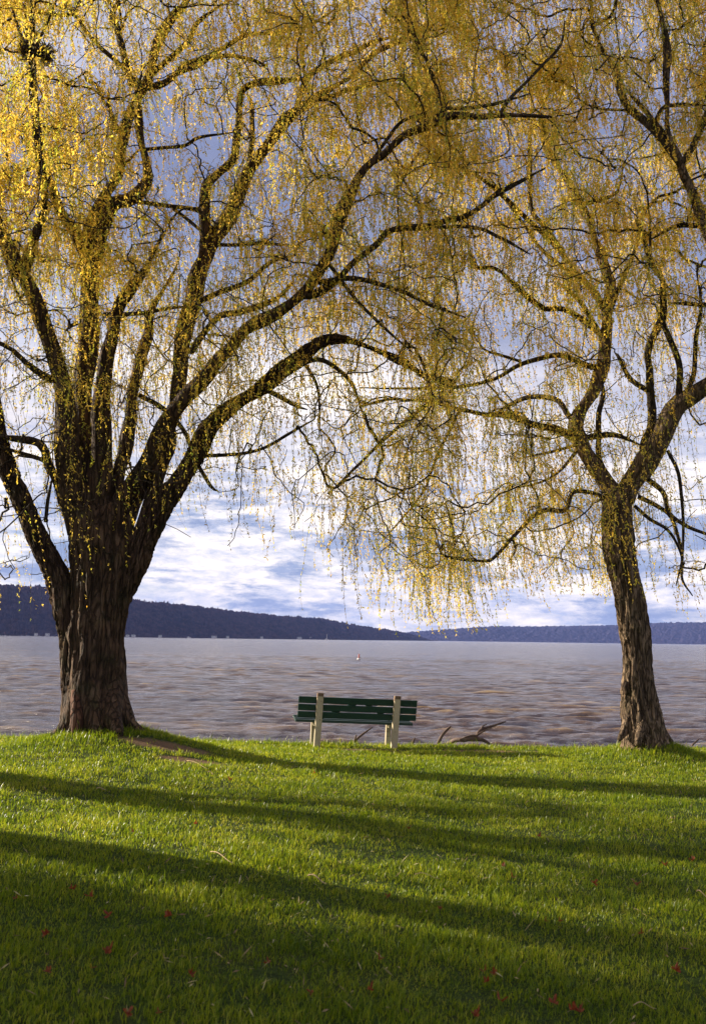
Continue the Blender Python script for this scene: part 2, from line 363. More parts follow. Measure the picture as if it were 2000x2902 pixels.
hill('distant_hill', [(950, 1815, 8600), (1100, 1798, 8600), (1200, 1790, 8500), (1300, 1783, 8500), (1400, 1776, 8600), (1500, 1777, 8700), (1651, 1774, 8800), (1751, 1773, 8800),
     (1842, 1768, 8700), (2000, 1765, 8600), (2600, 1758, 8400), (4600, 1760, 8000)],
     [(.010, .012, .05), (.026, .026, .07), (.11, .085, .10)], 'low blue hill beyond the far end of the lake on the right', .7, 7.0, 1200)  # blue of the distant haze is mixed into these wood colours
# ------------------------------------------------------------------ willows
# crown density over the tree plane: rows of 120, columns of 133 (tenths of full), measured on the photo's 1596-wide copy
DM = ["765788999988", "765666998968", "995468478968", "995467676899", "786776767799", "576667766876", "465655565646", "465545555634",
      "345334455552", "222133546753", "311112375553", "200000432012", "000000000000"]
DM = np.array([[int(c) for c in r_] for r_ in DM], float)/9
def dens(p):
    px, py = proj(p); u = np.clip(px/1.2531/133-.5, -3, 14); v = py/1.2531/120-.5
    u = np.clip(u, 0, 10.999); v = np.clip(v, 0, 11.999); i, j = v.astype(int), u.astype(int); a, b = v-i, u-j
    return (DM[i, j]*(1-a)*(1-b)+DM[i+1, j]*a*(1-b)+DM[i, j+1]*(1-a)*b+DM[i+1, j+1]*a*b)
def catmull(p, n):
    """p (k,4) -> n samples"""
    p = np.asarray(p, float)
    if len(p) == 2: t = np.linspace(0, 1, n)[:, None]; return p[0]*(1-t)+p[1]*t
    q = np.vstack([2*p[0]-p[1], p, 2*p[-1]-p[-2]]); L = np.concatenate([[0], np.cumsum(np.linalg.norm(np.diff(p[:, :3], axis=0), axis=1))])
    s = np.linspace(0, L[-1], n); k = np.clip(np.searchsorted(L, s, 'right')-1, 0, len(p)-2); t = ((s-L[k])/(L[k+1]-L[k]+1e-9))[:, None]
    a, b, c, d = q[k], q[k+1], q[k+2], q[k+3]
    o = .5*((2*b)+(c-a)*t+(2*a-5*b+4*c-d)*t*t+(3*b-a-3*c+d)*t**3); o[:, 3] = np.interp(s, L, p[:, 3]); return o
def limb_mesh(name, pts, m, root, big=False):
    pts = np.asarray(pts, float); L = np.linalg.norm(np.diff(pts[:, :3], axis=0), axis=1).sum()
    r0 = pts[:, 3].max(); n = int(max(6, L/(.05 if big else max(.07, r0*.8)))); q = catmull(pts, n)
    S = 96 if big else (22 if r0 > .08 else 12 if r0 > .03 else 7)
    if not big:                                         # small kinks, as willow wood has
        s = np.arange(n)[:, None]*.0+np.linspace(0, L, n)[:, None]; ph = rng.uniform(0, 6.28, (1, 3)); ph2 = rng.uniform(0, 6.28, (1, 3))
        q[:, :3] += (np.sin(s*4.1+ph)*.22+np.sin(s*9.7+ph2)*.14)*min(.05, .35*r0+.008)*np.minimum(1, s/.3)
    V, fs = tubes(q[None, :, :3], q[None, :, 3], S)
    c = np.repeat(q[:, :3], S, 0); dr = V-c; rr = np.linalg.norm(dr, axis=1, keepdims=True)+1e-9; u = dr/rr
    if r0 > .05:
        sc = 1 if big else 1.3
        nz = np.array([mnoise.fractal(Vector((a[0]*9*sc, a[1]*9*sc, a[2]*1.7)), 1.0, 2.1, 4) for a in (c*[[1, 1, 1]]+u*(.42 if big else .12))])
        rid = -np.abs(nz)*2+.5
        kn = np.array([mnoise.noise(Vector((a[0]*1.9+5, a[1]*1.9, a[2]*1.3))) for a in V])
        V = V+u*((.055 if big else .014)*rid+(.06 if big else min(.05, r0*.35))*kn)[:, None]
    return mesh_np(name, V, fs, m, root), q
def build_willow(root, limbs, trunk_n, n_att, att_fn, strand_fn, leaf_sc=1.0, bark='bark', leafden=1.0, nodes_extra=None, limbmat=None):
    """limbs: list of (k,4) arrays, the first trunk_n of them are one trunk"""
    nodes = []; rad = []
    for i, lp in enumerate(limbs):
        o, q = limb_mesh('trunk' if i < trunk_n else 'limb', lp, M[bark] if lp[:, 3].max() > .07 else (M['branch'] if limbmat is None else M[limbmat]), root, big=(i < trunk_n))
        if i >= trunk_n:
            st = q[::max(1, int(.18/(np.linalg.norm(q[1, :3]-q[0, :3])+1e-6)))]; k = st[:, 3] < .16
            nodes.append(st[k, :3]); rad.append(st[k, 3])
    base = np.concatenate(nodes); nb = len(base)
    A = att_fn(n_att); N = nb+len(A); pos = np.zeros((N, 3)); pos[:nb] = base; pl_ = np.zeros(N); par = np.full(N, -1)
    dm = np.array([np.min(np.linalg.norm(base-a, axis=1)) for a in A]); A = A[np.argsort(dm)]
    cnt = nb
    for a in A:
        dd = np.linalg.norm(pos[:cnt]-a, axis=1); up = pos[:cnt, 2]-a[2]
        k = int(np.argmin(dd+.35*pl_[:cnt]+.10*np.maximum(up, 0)))
        if dd[k] > 2.6: continue
        pos[cnt] = a; par[cnt] = k; pl_[cnt] = pl_[k]+dd[k]; cnt += 1
    w_ = np.ones(cnt)
    for j in range(cnt-1, nb-1, -1): w_[par[j]] += w_[j]
    ids = np.arange(nb, cnt); a, b = pos[par[ids]], pos[ids]; L = np.linalg.norm(b-a, axis=1)
    Kn = 7; t = np.linspace(0, 1, Kn)[None, :, None]
    prev = np.where((par[ids] >= nb)[:, None], pos[np.maximum(par[par[ids]], 0)], a-[[0, 0, .2]]); tan = a-prev; tan /= np.linalg.norm(tan, axis=1, keepdims=True)+1e-9
    c1 = a+(tan*.35*L[:, None]); C = a[:, None]*(1-t)**2+2*c1[:, None]*t*(1-t)+b[:, None]*t**2
    C[:, 1:-1] += rng.normal(0, 1, (len(ids), Kn-2, 3))*(.022*L)[:, None, None]; C[:, :, 2] += (np.sin(np.pi*t[:, :, 0])*.06*L[:, None])
    re = .0034*np.sqrt(w_[ids])+.0014; rs = .0034*np.sqrt(w_[ids]+1)+.0020
    V, fs = tubes(C, rs[:, None]*(1-t[:, :, 0])+re[:, None]*t[:, :, 0], 5, False)
    # hanging strands
    src, ln, out_, lf = strand_fn(C)
    n = len(src); Ks = 9; t = np.linspace(0, 1, Ks)[None, :]
    az = rng.uniform(0, 2*np.pi, n); o = out_*ln
    dx = (np.cos(az)*o)[:, None]*(1-np.exp(-3*t))+(.10+.16*sinnoise(src[:, 0], src[:, 2]+src[:, 1], 1.1, 77)+rng.normal(0, .10, n))[:, None]*ln[:, None]*t*t; dy = (np.sin(az)*o)[:, None]*(1-np.exp(-3*t))
    wob = .018*np.sin(t*rng.uniform(5, 14, (n, 1))+rng.uniform(0, 6.28, (n, 1)))*ln[:, None]**.5*t
    dz = -ln[:, None]*(t**1.25)+o[:, None]*.5*np.sin(np.pi*np.minimum(t*1.6, 1))
    SP = np.stack([src[:, 0:1]+dx+wob, src[:, 1:2]+dy+wob*.6, src[:, 2:3]+dz], -1)
    V2, f2 = tubes(SP, (.0024*(1-.7*t))*np.clip(ln, .6, 1.5)[:, None]*np.ones((n, 1)), 3, False)
    mesh_np('twigs', *join([(V, fs), (V2, f2)]), M['branch'], root)
    nl = np.maximum(3, (ln*lf*62*leafden)).astype(int); idx = np.repeat(np.arange(n), nl); m_ = len(idx)
    u = rng.uniform(.06, 1, m_)**.85*(Ks-1); i0 = np.minimum(u.astype(int), Ks-2); fr = (u-i0)[:, None]
    p0 = SP[idx, i0]*(1-fr)+SP[idx, i0+1]*fr; tg = SP[idx, i0+1]-SP[idx, i0]; tg /= np.linalg.norm(tg, axis=1, keepdims=True)+1e-9
    rv = rng.normal(0, 1, (m_, 3)); dr = tg*rng.uniform(.35, 1.1, m_)[:, None]+rv*.40; dr /= np.linalg.norm(dr, axis=1, keepdims=True)
    sd = np.cross(dr, rng.normal(0, 1, (m_, 3))); sd /= np.linalg.norm(sd, axis=1, keepdims=True)+1e-9
    ll = rng.uniform(.022, .050, m_)[:, None]*leaf_sc; lw = ll*rng.uniform(.13, .21, m_)[:, None]
    nrm = np.cross(dr, sd)
    LV = np.stack([p0, p0+dr*ll*.45+sd*lw, p0+dr*ll+nrm*ll*.12, p0+dr*ll*.45-sd*lw], 1).reshape(-1, 3)
    LF = np.arange(m_*4).reshape(-1, 4)
    sr = rng.uniform(0, 1, n)[idx]*.5+rng.uniform(0, 1, m_)*.5
    mesh_np('foliage', LV, [LF], M['leaf'], root, attrs={'rnd': np.repeat(sr, 4)})
    print('willow', root.name, 'nodes', cnt-nb, 'strands', n, 'leaves', m_)
def trace(Y0, dy0, chains, seed, tr_n):
    """chains of (px, py, r px) from base to tip; each limb starts at the depth of whatever it grows from"""
    r = np.random.default_rng(seed); known = []; outl = []
    for ci, ch in enumerate(chains):
        sp = None
        if isinstance(ch[0], (int, float)): sp, ch = ch[0], ch[1:]
        q = np.array(ch, float); L = np.concatenate([[0], np.cumsum(np.hypot(*np.diff(q[:, :2], axis=0).T))])*Y0/FPX
        if known:
            kk = np.concatenate(known); dd = np.hypot(kk[:, 0]-q[0, 0], kk[:, 1]-q[0, 1]); yb = kk[np.argmin(dd), 2]
        else: yb = Y0
        sl_ = sp if sp is not None else r.uniform(-.42, .42); yy = yb+(0 if ci < tr_n else sl_)*L*np.minimum(1, L/1.0)
        n = 24; s = np.linspace(0, L[-1], n); known.append(np.stack([np.interp(s, L, q[:, 0]), np.interp(s, L, q[:, 1]), np.interp(s, L, yy)], -1))
        o = []
        for (a, b, rr), yv in zip(q, yy): p3 = P(a, b, yv); o.append((*p3, rr*yv/FPX*(1 if ci < tr_n else .9)))
        o = np.array(o); o[-1, 3] = min(o[-1, 3], .009); outl.append(o)
    return outl
LT = [
 [(272,2110,112),(272,2075,104),(270,2035,90),(269,2000,84),(268,1950,80),(268,1900,79),(272,1850,79),(274,1800,78),(286,1730,79),(292,1680,80),(294,1620,84),(292,1560,88),(288,1510,84),(280,1450,70),(272,1400,50)],
 [(250,2110,84),(238,2050,66),(226,1970,50),(216,1880,44),(212,1840,40),(208,1800,36),(190,1725,34),(168,1650,32),(145,1600,28),(118,1550,28),(93,1500,28),(80,1460,27),(65,1427,28),(38,1364,26),(15,1301,26),(0,1240,21),(-8,1176,18),(-30,1080,15),(-65,920,12),(-80,800,8)],
 [(318,1720,44),(345,1650,48),(382,1590,42),(402,1545,36),(425,1500,31),(455,1440,30),(490,1390,27),(530,1330,22),(560,1280,22),(590,1215,20),(640,1165,18),(690,1130,17),(740,1100,17),(775,1070,17),(812,1040,16),(855,1010,14),(900,975,13),(950,962,10),(1000,968,9),(1060,990,8),(1140,1025,7),(1200,1060,5),(1290,1090,4)],
 [(-.3),(240,1500,52),(218,1440,42),(195,1300,35),(184,1145,31),(170,1050,28),(140,963,26),(110,881,25),(75,800,25),(40,740,22),(15,680,20),(-5,620,18),(-40,540,14)],
 [(.1),(262,1480,50),(240,1300,40),(238,1150,34),(242,1050,32),(250,950,33),(256,860,34),(258,800,33),(255,720,30),(262,640,26),(285,590,22),(310,540,19),(335,490,17),(340,430,17),(358,360,17),(385,290,17),(415,230,17),(432,170,16),(455,110,14),(490,50,12),(530,0,10),(560,-60,8)],
 [(-.15),(285,1480,48),(288,1300,34),(290,1150,30),(300,1020,24),(318,950,19),(335,880,16),(370,820,14),(410,770,12),(440,700,10),(480,640,8)],
 [(.25),(315,1480,30),(330,1390,23),(345,1320,21),(365,1220,21),(378,1120,21),(395,1040,19),(415,960,17),(425,900,15),(445,850,12),(480,800,10),(510,720,7)],
 [(-.2),(300,1530,38),(330,1450,28),(355,1400,26),(412,1310,26),(465,1210,28),(520,1130,28),(570,1080,25),(610,1030,23),(660,980,21),(700,930,20),(760,900,19),(815,865,18),(860,830,17),(900,780,16),(925,740,15),(940,708,15),(958,626,14),(980,570,14),(1000,535,14),(1038,476,13),(1094,432,13),(1144,382,13),(1207,357,13),(1275,332,12),(1350,330,10),(1426,326,8),(1500,326,6),(1560,335,4)],
 [(.2),(335,1540,36),(365,1480,24),(405,1370,24),(455,1260,25),(490,1180,25),(505,1100,27),(518,1000,28),(525,930,28),(540,870,27),(557,800,27),(580,740,27),(600,680,25),(650,610,23),(680,545,22),(715,470,20),(765,400,19),(815,338,18),(877,288,15),(940,250,12),(1000,216,11),(1060,150,9),(1155,106,8),(1230,70,7),(1305,0,6)],
 [(.1),(375,1560,30),(400,1490,21),(430,1400,21),(455,1320,24),(475,1260,24),(490,1190,20)],
 [(185,1430,17),(165,1365,15),(140,1320,14),(125,1272,12),(95,1250,10),(60,1245,9),(0,1230,7),(-60,1180,6)],
 [(133,1312,6),(113,1300,7),(60,1283,6),(0,1264,5),(-40,1250,4)],
 [(150,1075,14),(125,1065,11),(80,1032,10),(38,995,8),(0,975,7),(-40,960,6)],
 [(130,1480,6),(135,1440,6),(140,1400,6),(150,1350,5)],
 [(70,770,16),(95,690,15),(120,620,14),(130,560,14),(115,470,13),(105,380,13),(98,280,14),(92,200,14),(90,120,9),(92,60,7),(88,0,6)],
 [(90,190,8),(65,110,6),(40,40,5),(25,-20,4)], [(92,190,6),(110,120,5),(150,30,4),(170,-30,3)], [(94,170,6),(75,80,5),(72,-10,4)],
 [(255,730,24),(215,660,18),(170,600,15),(150,540,12),(140,480,8)],
 [(250,820,24),(310,600,20),(370,565,19),(415,515,18),(418,480,17),(405,420,15),(395,330,13),(392,250,12),(400,200,8)],
 [(222,915,7),(200,925,6),(185,940,5)],
 [(295,890,7),(340,890,7),(395,888,7),(475,875,6),(560,868,5)],
 [(580,760,20),(582,680,18),(580,600,17),(583,530,15),(627,485,13),(662,450,13),(672,380,13),(676,300,12),(690,255,10),(740,232,8),(865,222,7),(900,190,4)],
 [(705,470,10),(714,380,9),(714,300,8),(700,262,7)],
 [(838,313,10),(870,225,10),(940,170,10),(1000,150,9),(1060,120,7),(1150,90,5)],
 [(870,290,9),(930,275,9),(1000,250,8),(1080,235,6),(1180,220,4)],
 [(407,250,12),(463,238,12),(500,207,11),(532,182,10),(614,160,9),(708,165,7),(760,190,5)],
 [(500,207,9),(560,185,8),(620,145,8),(700,100,7),(800,90,6),(900,60,5),(980,0,4)],
 [(376,240,13),(352,160,12),(335,90,12),(320,50,11),(345,-20,9)],
 [(430,210,10),(500,150,9),(535,110,9),(565,60,8),(650,0,7)],
 [(380,225,9),(345,190,8),(282,130,7),(240,80,7),(213,42,6),(165,43,6),(105,36,5),(0,5,4)],
 [(335,375,10),(313,315,9),(308,250,7)], [(300,300,5),(270,238,6),(250,232,7),(238,215,5)],
 [(415,423,6),(520,413,6),(565,390,6),(660,375,4)], [(350,470,7),(400,420,5)],
 [(370,570,7),(470,582,7),(565,598,7),(620,640,5)], [(490,590,6),(555,640,6),(585,670,5)], [(600,690,7),(640,695,6),(750,690,6),(870,700,4)],
 [(1020,500,6),(1094,400,6),(1138,345,6),(1200,322,5),(1238,290,5)],
 [(1232,335,7),(1263,307,6),(1313,307,6),(1400,295,6),(1500,265,5)],
 [(1413,325,6),(1450,275,6),(1530,190,5),(1588,125,5),(1600,60,4)],
 [(.05),(850,835,16),(900,830,15),(960,790,12),(1000,745,12),(1063,695,11),(1106,652,11),(1188,645,10),(1263,626,9),(1326,608,8),(1407,551,7),(1476,514,6),(1545,476,5)],
 [(1200,644,6),(1345,645,6),(1407,670,6),(1450,690,5),(1500,720,4)],
 [(1195,650,5),(1188,600,4),(1157,532,4),(1125,476,3)],
 [(745,1100,9),(800,1128,8),(840,1150,6),(870,1160,4)], [(830,1040,9),(900,1018,8),(955,1045,7),(1000,1095,6),(1030,1180,4)],
 [(860,1030,6),(877,1050,6),(902,1110,5),(905,1240,4)], [(565,1290,7),(625,1290,6),(735,1275,5),(815,1232,5),(890,1188,4)],
 [(395,1120,8),(470,1163,8),(520,1220,7),(545,1280,7),(565,1325,7),(600,1380,6),(620,1392,5)],
 [(540,1000,12),(576,945,11),(620,900,10),(690,882,9),(775,850,8),(830,800,6)],
 [(900,800,8),(980,790,9),(1060,800,8),(1150,830,7),(1230,870,6),(1320,900,4)],
 [(930,745,7),(1010,850,6),(1090,930,5),(1170,1000,4)],
 [(550,860,10),(620,830,9),(700,800,8),(770,740,7),(850,720,5)],
 [(460,1340,8),(440,1420,3)], [(15,1440,3),(60,1430,5)],
]
RT = [
 [(1829,2120,72),(1825,2076,58),(1817,2025,50),(1809,1975,45),(1806,1940,42),(1801,1850,39),(1793,1770,39),(1784,1700,39),(1772,1640,39),(1763,1600,39),(1752,1530,40),(1747,1470,42),(1748,1420,40),(1750,1380,26)],
 [(-.25),(1768,1420,36),(1785,1375,33),(1815,1330,30),(1855,1270,29),(1885,1205,29),(1920,1150,27),(1965,1115,25),(2010,1090,22),(2070,1040,20),(2100,960,19),(2085,840,18),(2030,720,18),(1995,640,17),(1977,583,16),(1940,500,15),(1927,465,14),(1896,400,10),(1890,350,9),(1890,250,8),(1883,106,8),(1865,20,7),(1850,-40,5)],
 [(.2),(1745,1410,33),(1715,1365,28),(1690,1333,27),(1658,1282,26),(1640,1240,26),(1632,1205,26),(1655,1150,23),(1683,1100,21),(1700,1050,19),(1714,975,18),(1720,880,18),(1727,800,16),(1720,777,15),(1690,690,12),(1670,633,12),(1645,583,11),(1600,500,10),(1564,450,9),(1545,413,8),(1532,350,7),(1540,300,5)],
 [(1825,1355,15),(1840,1300,14),(1822,1262,13),(1845,1207,14),(1843,1125,12),(1840,1050,12),(1833,994,13),(1858,938,13),(1877,885,11),(1877,800,9),(1850,760,8),(1830,700,7),(1800,620,5)],
 [(1740,1415,13),(1712,1340,11),(1695,1275,9),(1695,1175,9),(1708,1125,8),(1705,1080,7)], [(1640,1250,10),(1677,1238,10),(1740,1232,9),(1815,1262,9)],
 [(1630,1245,12),(1583,1220,12),(1533,1207,11),(1489,1195,10),(1439,1176,9),(1376,1176,7),(1313,1163,6),(1219,1138,6),(1119,1132,5),(1020,1150,3)],
 [(1625,1190,10),(1608,1176,9),(1576,1132,9),(1501,1126,8),(1439,1150,7),(1400,1176,4)],
 [(1700,1040,10),(1670,1038,10),(1627,1019,9),(1583,1007,9),(1520,1019,8),(1464,1038,7),(1407,1069,6),(1351,1088,6),(1270,1100,6),(1188,1100,5),(1019,1100,4)],
 [(1476,1025,5),(1407,1003,5),(1370,988,4),(1332,938,3)],
 [(1730,1430,9),(1690,1400,7),(1625,1395,7),(1600,1445,8),(1545,1445,8),(1501,1470,7),(1451,1527,6),(1401,1577,6),(1376,1590,5),(1295,1583,4),(1250,1574,3)],
 [(1451,1527,4),(1460,1560,4),(1440,1590,3)],
 [(1640,1270,6),(1590,1330,5),(1535,1365,4),(1450,1385,3)], [(1640,1260,5),(1560,1280,5),(1470,1300,3)],
 [(1219,1138,6),(1125,1213,6),(1050,1282,5),(1000,1332,5),(930,1400,3)],
 [(1300,1165,5),(1240,1290,5),(1200,1390,4),(1130,1480,3),(1080,1540,2)],
 [(1833,1358,9),(1877,1395,8),(1896,1452,7),(1940,1490,6),(2000,1514,5),(2050,1540,4)],
 [(1808,1408,8),(1858,1433,7),(1900,1470,6),(1930,1560,5),(1933,1640,4),(1960,1690,3)], [(1796,1433,6),(1840,1470,6),(1890,1502,5),(1921,1552,4),(1935,1610,3)],
 [(1890,1276,6),(1921,1345,6),(1933,1458,5),(1933,1570,4),(1915,1660,3)],
 [(1921,1140,11),(1925,1050,10),(1905,980,10),(1880,925,9),(1860,880,8)], [(1840,1110,8),(1815,1095,9),(1783,1070,8),(1752,1013,6),(1740,1000,5)],
 [(1935,1130,8),(1965,1060,8),(1970,950,7),(1985,870,6),(1975,780,5)], [(2080,865,8),(2010,865,7),(1950,862,7),(1890,860,6)],
 [(1927,462,13),(1865,382,12),(1815,338,11),(1770,288,10),(1752,232,9),(1745,200,8),(1714,157,7),(1680,80,5),(1670,0,4)],
 [(1896,401,9),(1858,351,8),(1815,300,8),(1770,250,6)], [(1934,462,11),(1965,407,11),(2000,325,11),(2040,220,9)],
 [(1783,313,5),(1690,307,4),(1627,275,3)], [(1855,345,8),(1880,305,7),(1940,295,6),(2000,300,5)], [(1652,577,8),(1690,570,7),(1740,550,6),(1760,515,5)],
 [(1722,900,10),(1683,830,11),(1640,780,10),(1620,760,9),(1583,702,9),(1540,640,8),(1503,583,7),(1501,440,7),(1501,376,7),(1520,357,6),(1564,338,5)],
 [(1610,745,9),(1570,695,9),(1501,626,8),(1439,570,8),(1388,526,7),(1313,476,6),(1226,445,6),(1188,476,5),(1150,495,4)],
 [(1640,790,8),(1540,714,6),(1476,626,5),(1413,539,5),(1370,482,4)],
 [(1705,950,11),(1658,913,11),(1595,875,10),(1533,872,9),(1450,800,8),(1400,758,7),(1350,758,6),(1332,714,5)], [(1695,940,9),(1660,880,8),(1626,838,7),(1580,800,6)],
 [(1720,900,9),(1760,800,8),(1800,700,7),(1830,600,6)], [(1995,640,9),(1920,640,8),(1840,680,6)],
]
def mk_att(Y0, x0, x1, spread, frac_side):
    def f(n):
        o = []
        while len(o) < n:
            px = rng.uniform(x0, x1, 4000); py = rng.uniform(-420, 1640, 4000); yd = Y0+rng.normal(0, spread, 4000)
            p = np.array([P(a, b, c) for a, b, c in zip(px[:1500], py, yd)]); dn = dens(p)
            k = rng.uniform(0, 1, 1500) < dn**1.15; o += list(p[k])
        return np.array(o[:n])
    return f
def mk_strand(per, lmul):
    def f(C):
        S_ = []; Ln = []; O = []; Lf = []
        for rep in range(per):
            nodes = C[np.arange(len(C)), rng.integers(1, 7, len(C))]
            k = rng.uniform(0, 1, len(nodes)) < np.clip(dens(nodes)*1.05+.06, .1, .8)
            p = nodes[k]; cn = sinnoise(p[:, 0]+p[:, 1]*.6, p[:, 2]-p[:, 1]*.5, 2.3, 91, 14); qx, qy = proj(p)
            kp = rng.uniform(0, 1, len(p)) < np.clip(.74+1.0*cn, .14, 1)*np.where((qx < 520) & (qy > 1120), .35, 1); p = p[kp]; l = rng.gamma(2.2, .30, len(p))*lmul+.18; pz_ = proj(p)[1]; up_ = 1-ss(700, 1250, pz_); bush = rng.uniform(0, 1, len(p)) < .5+.32*up_; l = np.where(bush, rng.uniform(.12, .48, len(p)), l*(1-.35*up_))
            px, py = proj(p); l = np.where((px < 620) & (py > 880) & ~bush, l*1.6, l)
            for _ in range(4): de = dens(p-np.stack([l*0, l*0, l*1.05], -1)); l = np.where(de < .14, l*.62, l)
            leafy = np.clip(.35+.9*dens(p), .35, 1.15)
            low = (px < 620) & (py > 880); low &= ~bush; leafy = np.where(low, leafy*.5, leafy); leafy = np.where(bush, leafy*1.9, leafy)
            S_.append(p); Ln.append(np.clip(l, .15, 2.4)); O.append(np.where(bush, rng.uniform(.5, 1.3, len(p)), rng.uniform(.05, .55, len(p)))); Lf.append(leafy)
        return tuple(np.concatenate(a) for a in (S_, Ln, O, Lf))
    return f
SC = 1.0
lt = tag(empty('willow_tree', P(275, 2085, 13.9)), 'massive old weeping willow with several dark stems, left of the bench', 'tree')
rt = tag(empty('willow_tree', P(1824, 2085, 14.5)), 'slimmer weeping willow with one leaning pale trunk, right of the bench', 'tree')
for root, tbl, Y0, seed, tn, na, xr, per, bk in ((lt, LT, 13.9, 4, 3, 2900, (-420, 1330), 15, 'bark'), (rt, RT, 14.5, 9, 1, 2300, (1120, 2500), 15, 'bark2')):
    n0 = len(col.objects)
    limbs = trace(Y0, 0, tbl, seed, tn)
    build_willow(root, limbs, tn, na, mk_att(Y0, xr[0], xr[1], 1.5, 0), mk_strand(per, 1.0), bark=bk)
    ml = Matrix.Translation(-Vector(root.location))
    for o in root.children: o.data.transform(ml)
def root_piece(root, ch, Yd, m, name='root'):
    q = np.array([(*P(a, b, Yd+dy), r_*Yd/FPX) for a, b, r_, dy in ch]); o, _ = limb_mesh(name, q, m, root); o.data.transform(Matrix.Translation(-Vector(root.location)))
for ch in ([(245,1900,20,0),(225,1960,34,-.12),(208,2020,30,-.2),(180,2065,20,-.25),(140,2098,12,-.3)], [(300,1890,20,0),(322,1960,38,-.12),(345,2020,36,-.2),(372,2060,22,-.25),(425,2095,12,-.3),(480,2120,8,-.5)],
           [(270,1900,20,0),(270,1980,36,-.25),(275,2050,30,-.45),(268,2105,18,-.65)], [(300,1900,20,0),(315,1980,36,-.25),(325,2050,26,-.5),(345,2105,14,-.75)], [(235,1850,16,0),(215,1900,26,0),(200,1990,22,-.15),(192,2090,16,-.2)]): root_piece(lt, ch, 13.9, M['bark'])
root_piece(lt, [(213,1955,7,-.36),(218,2000,12,-.42),(222,2040,16,-.48),(220,2085,13,-.52)], 13.9, M['wound'], 'bare_wood')
for ch in ([(1803,1930,12,0),(1792,2010,18,-.05),(1775,2060,14,-.1),(1752,2098,8,-.2)], [(1828,1930,12,0),(1846,2010,18,0),(1868,2060,14,0),(1905,2104,8,-.1)], [(1812,1930,12,0),(1820,2020,18,-.12),(1816,2070,13,-.28),(1805,2112,8,-.4)]): root_piece(rt, ch, 14.5, M['bark2'])
root_piece(rt, [(1778,1932,10,-.1),(1772,1948,13,-.08),(1782,1966,10,-.1)], 14.5, M['bark'], 'knot')
# ------------------------------------------------------------------ willows and maples standing just left of the view; they shade the lawn
def side_tree(name, loc, lab, trunk_h, cr, ht, n_limb, nst, lsz, seed, leaf):
    r = np.random.default_rng(seed); root = tag(empty(name, loc), lab, 'tree', 'trees standing left of the view')
    tr = [(0, 0, -.4, .42)]; lean = r.normal(0, .06, 2)
    for k in range(1, 9): z = ht*.8*k/8; tr.append((lean[0]*z+.12*np.sin(z), lean[1]*z+.1*np.cos(z*1.3), z, .42*(1-.8*k/8)*(1.15 if k == 1 else 1)))
    tr = np.array(tr); V, fs = tubes(catmull(tr, 60)[None, :, :3], catmull(tr, 60)[None, :, 3], 28); mesh_np('trunk', V, fs, M['bark'], root)
    tips = []
    for i in range(n_limb):
        a = i*2.4+r.uniform(-.4, .4); z0 = trunk_h+(ht*.75-trunk_h)*i/n_limb; b = catmull(tr, 100)[int(np.clip(z0/(ht*.8)*100, 0, 99))]
        L = cr*r.uniform(.75, 1.1)*(1-.35*i/n_limb); pts = [(b[0], b[1], b[2], .13-.06*i/n_limb)]
        for k in range(1, 6): t = k/5; pts.append((b[0]+np.cos(a+.3*t)*L*t, b[1]+np.sin(a+.3*t)*L*t, b[2]+L*.75*np.sin(t*1.7)+r.normal(0, .1), (.13-.06*i/n_limb)*(1-.9*t)+.008))
        q = catmull(pts, 26); V, fs = tubes(q[None, :, :3], q[None, :, 3], 10); mesh_np('limb', V, fs, M['bark'], root); tips.append(q[8:])
    T = np.concatenate(tips)[:, :3]; n = nst; s = T[r.integers(0, len(T), n)]; e = s+r.normal(0, 1, (n, 3))*[.75, .75, .6]
    t = np.linspace(0, 1, 5)[None, :, None]; C = s[:, None]*(1-t)+e[:, None]*t; C[:, :, 2] -= (.35*t**2*np.ones((n, 1, 1)))[:, :, 0]
    V, fs = tubes(C, np.broadcast_to((.012*(1-.8*t[:, :, 0])), (n, 5)), 3, False); mesh_np('twigs', V, fs, M['branch'], root)
    m_ = n*16; i = np.repeat(np.arange(n), 16); u = r.uniform(.2, 1, m_)[:, None]; p0 = s[i]*(1-u)+e[i]*u; p0[:, 2] -= .35*u[:, 0]**2; p0 += r.normal(0, .09, (m_, 3))
    d1 = r.normal(0, 1, (m_, 3)); d1 /= np.linalg.norm(d1, axis=1, keepdims=True); d2 = np.cross(d1, r.normal(0, 1, (m_, 3))); d2 /= np.linalg.norm(d2, axis=1, keepdims=True)
    LV = np.stack([p0, p0+d1*lsz*.5+d2*lsz*.3, p0+d1*lsz, p0+d1*lsz*.5-d2*lsz*.3], 1).reshape(-1, 3)
    mesh_np('foliage', LV, [np.arange(m_*4).reshape(-1, 4)], leaf, root, attrs={'rnd': np.repeat(r.uniform(0, 1, m_), 4)}); return root
def copy_tree(o, loc, rz, sc, lab):
    c = o.copy(); col.objects.link(c); c.location = loc; c.rotation_euler.z = rz; c.scale = (sc, sc, sc); c['label'] = lab
    for ch in list(o.children): k = ch.copy(); col.objects.link(k); k.parent = c
    return c
def L3(x, y): return (x, y, float(gh(x, y)))
sa = side_tree('willow_tree', L3(-9.6, 12.3), 'tall yellowing tree nearest the left edge of the lawn', 3.6, 2.6, 9, 7, 1100, .09, 71, M['leaf'])
for x_, y_, rz, sc, lb in ((-9.3, 9.7, 2, .95, 'second tree left of the view, on the open lawn'), (-16, 9.7, 3.3, 1.1, 'third tree left of the view, beyond the two nearest')): copy_tree(sa, L3(x_, y_), rz, sc, lb)
sb = side_tree('maple_tree', L3(-18.5, 10.4), 'broad leafy tree left of the view, nearer of the two broad ones', 2.2, 2.5, 9, 13, 1500, .14, 72, M['leaf'])
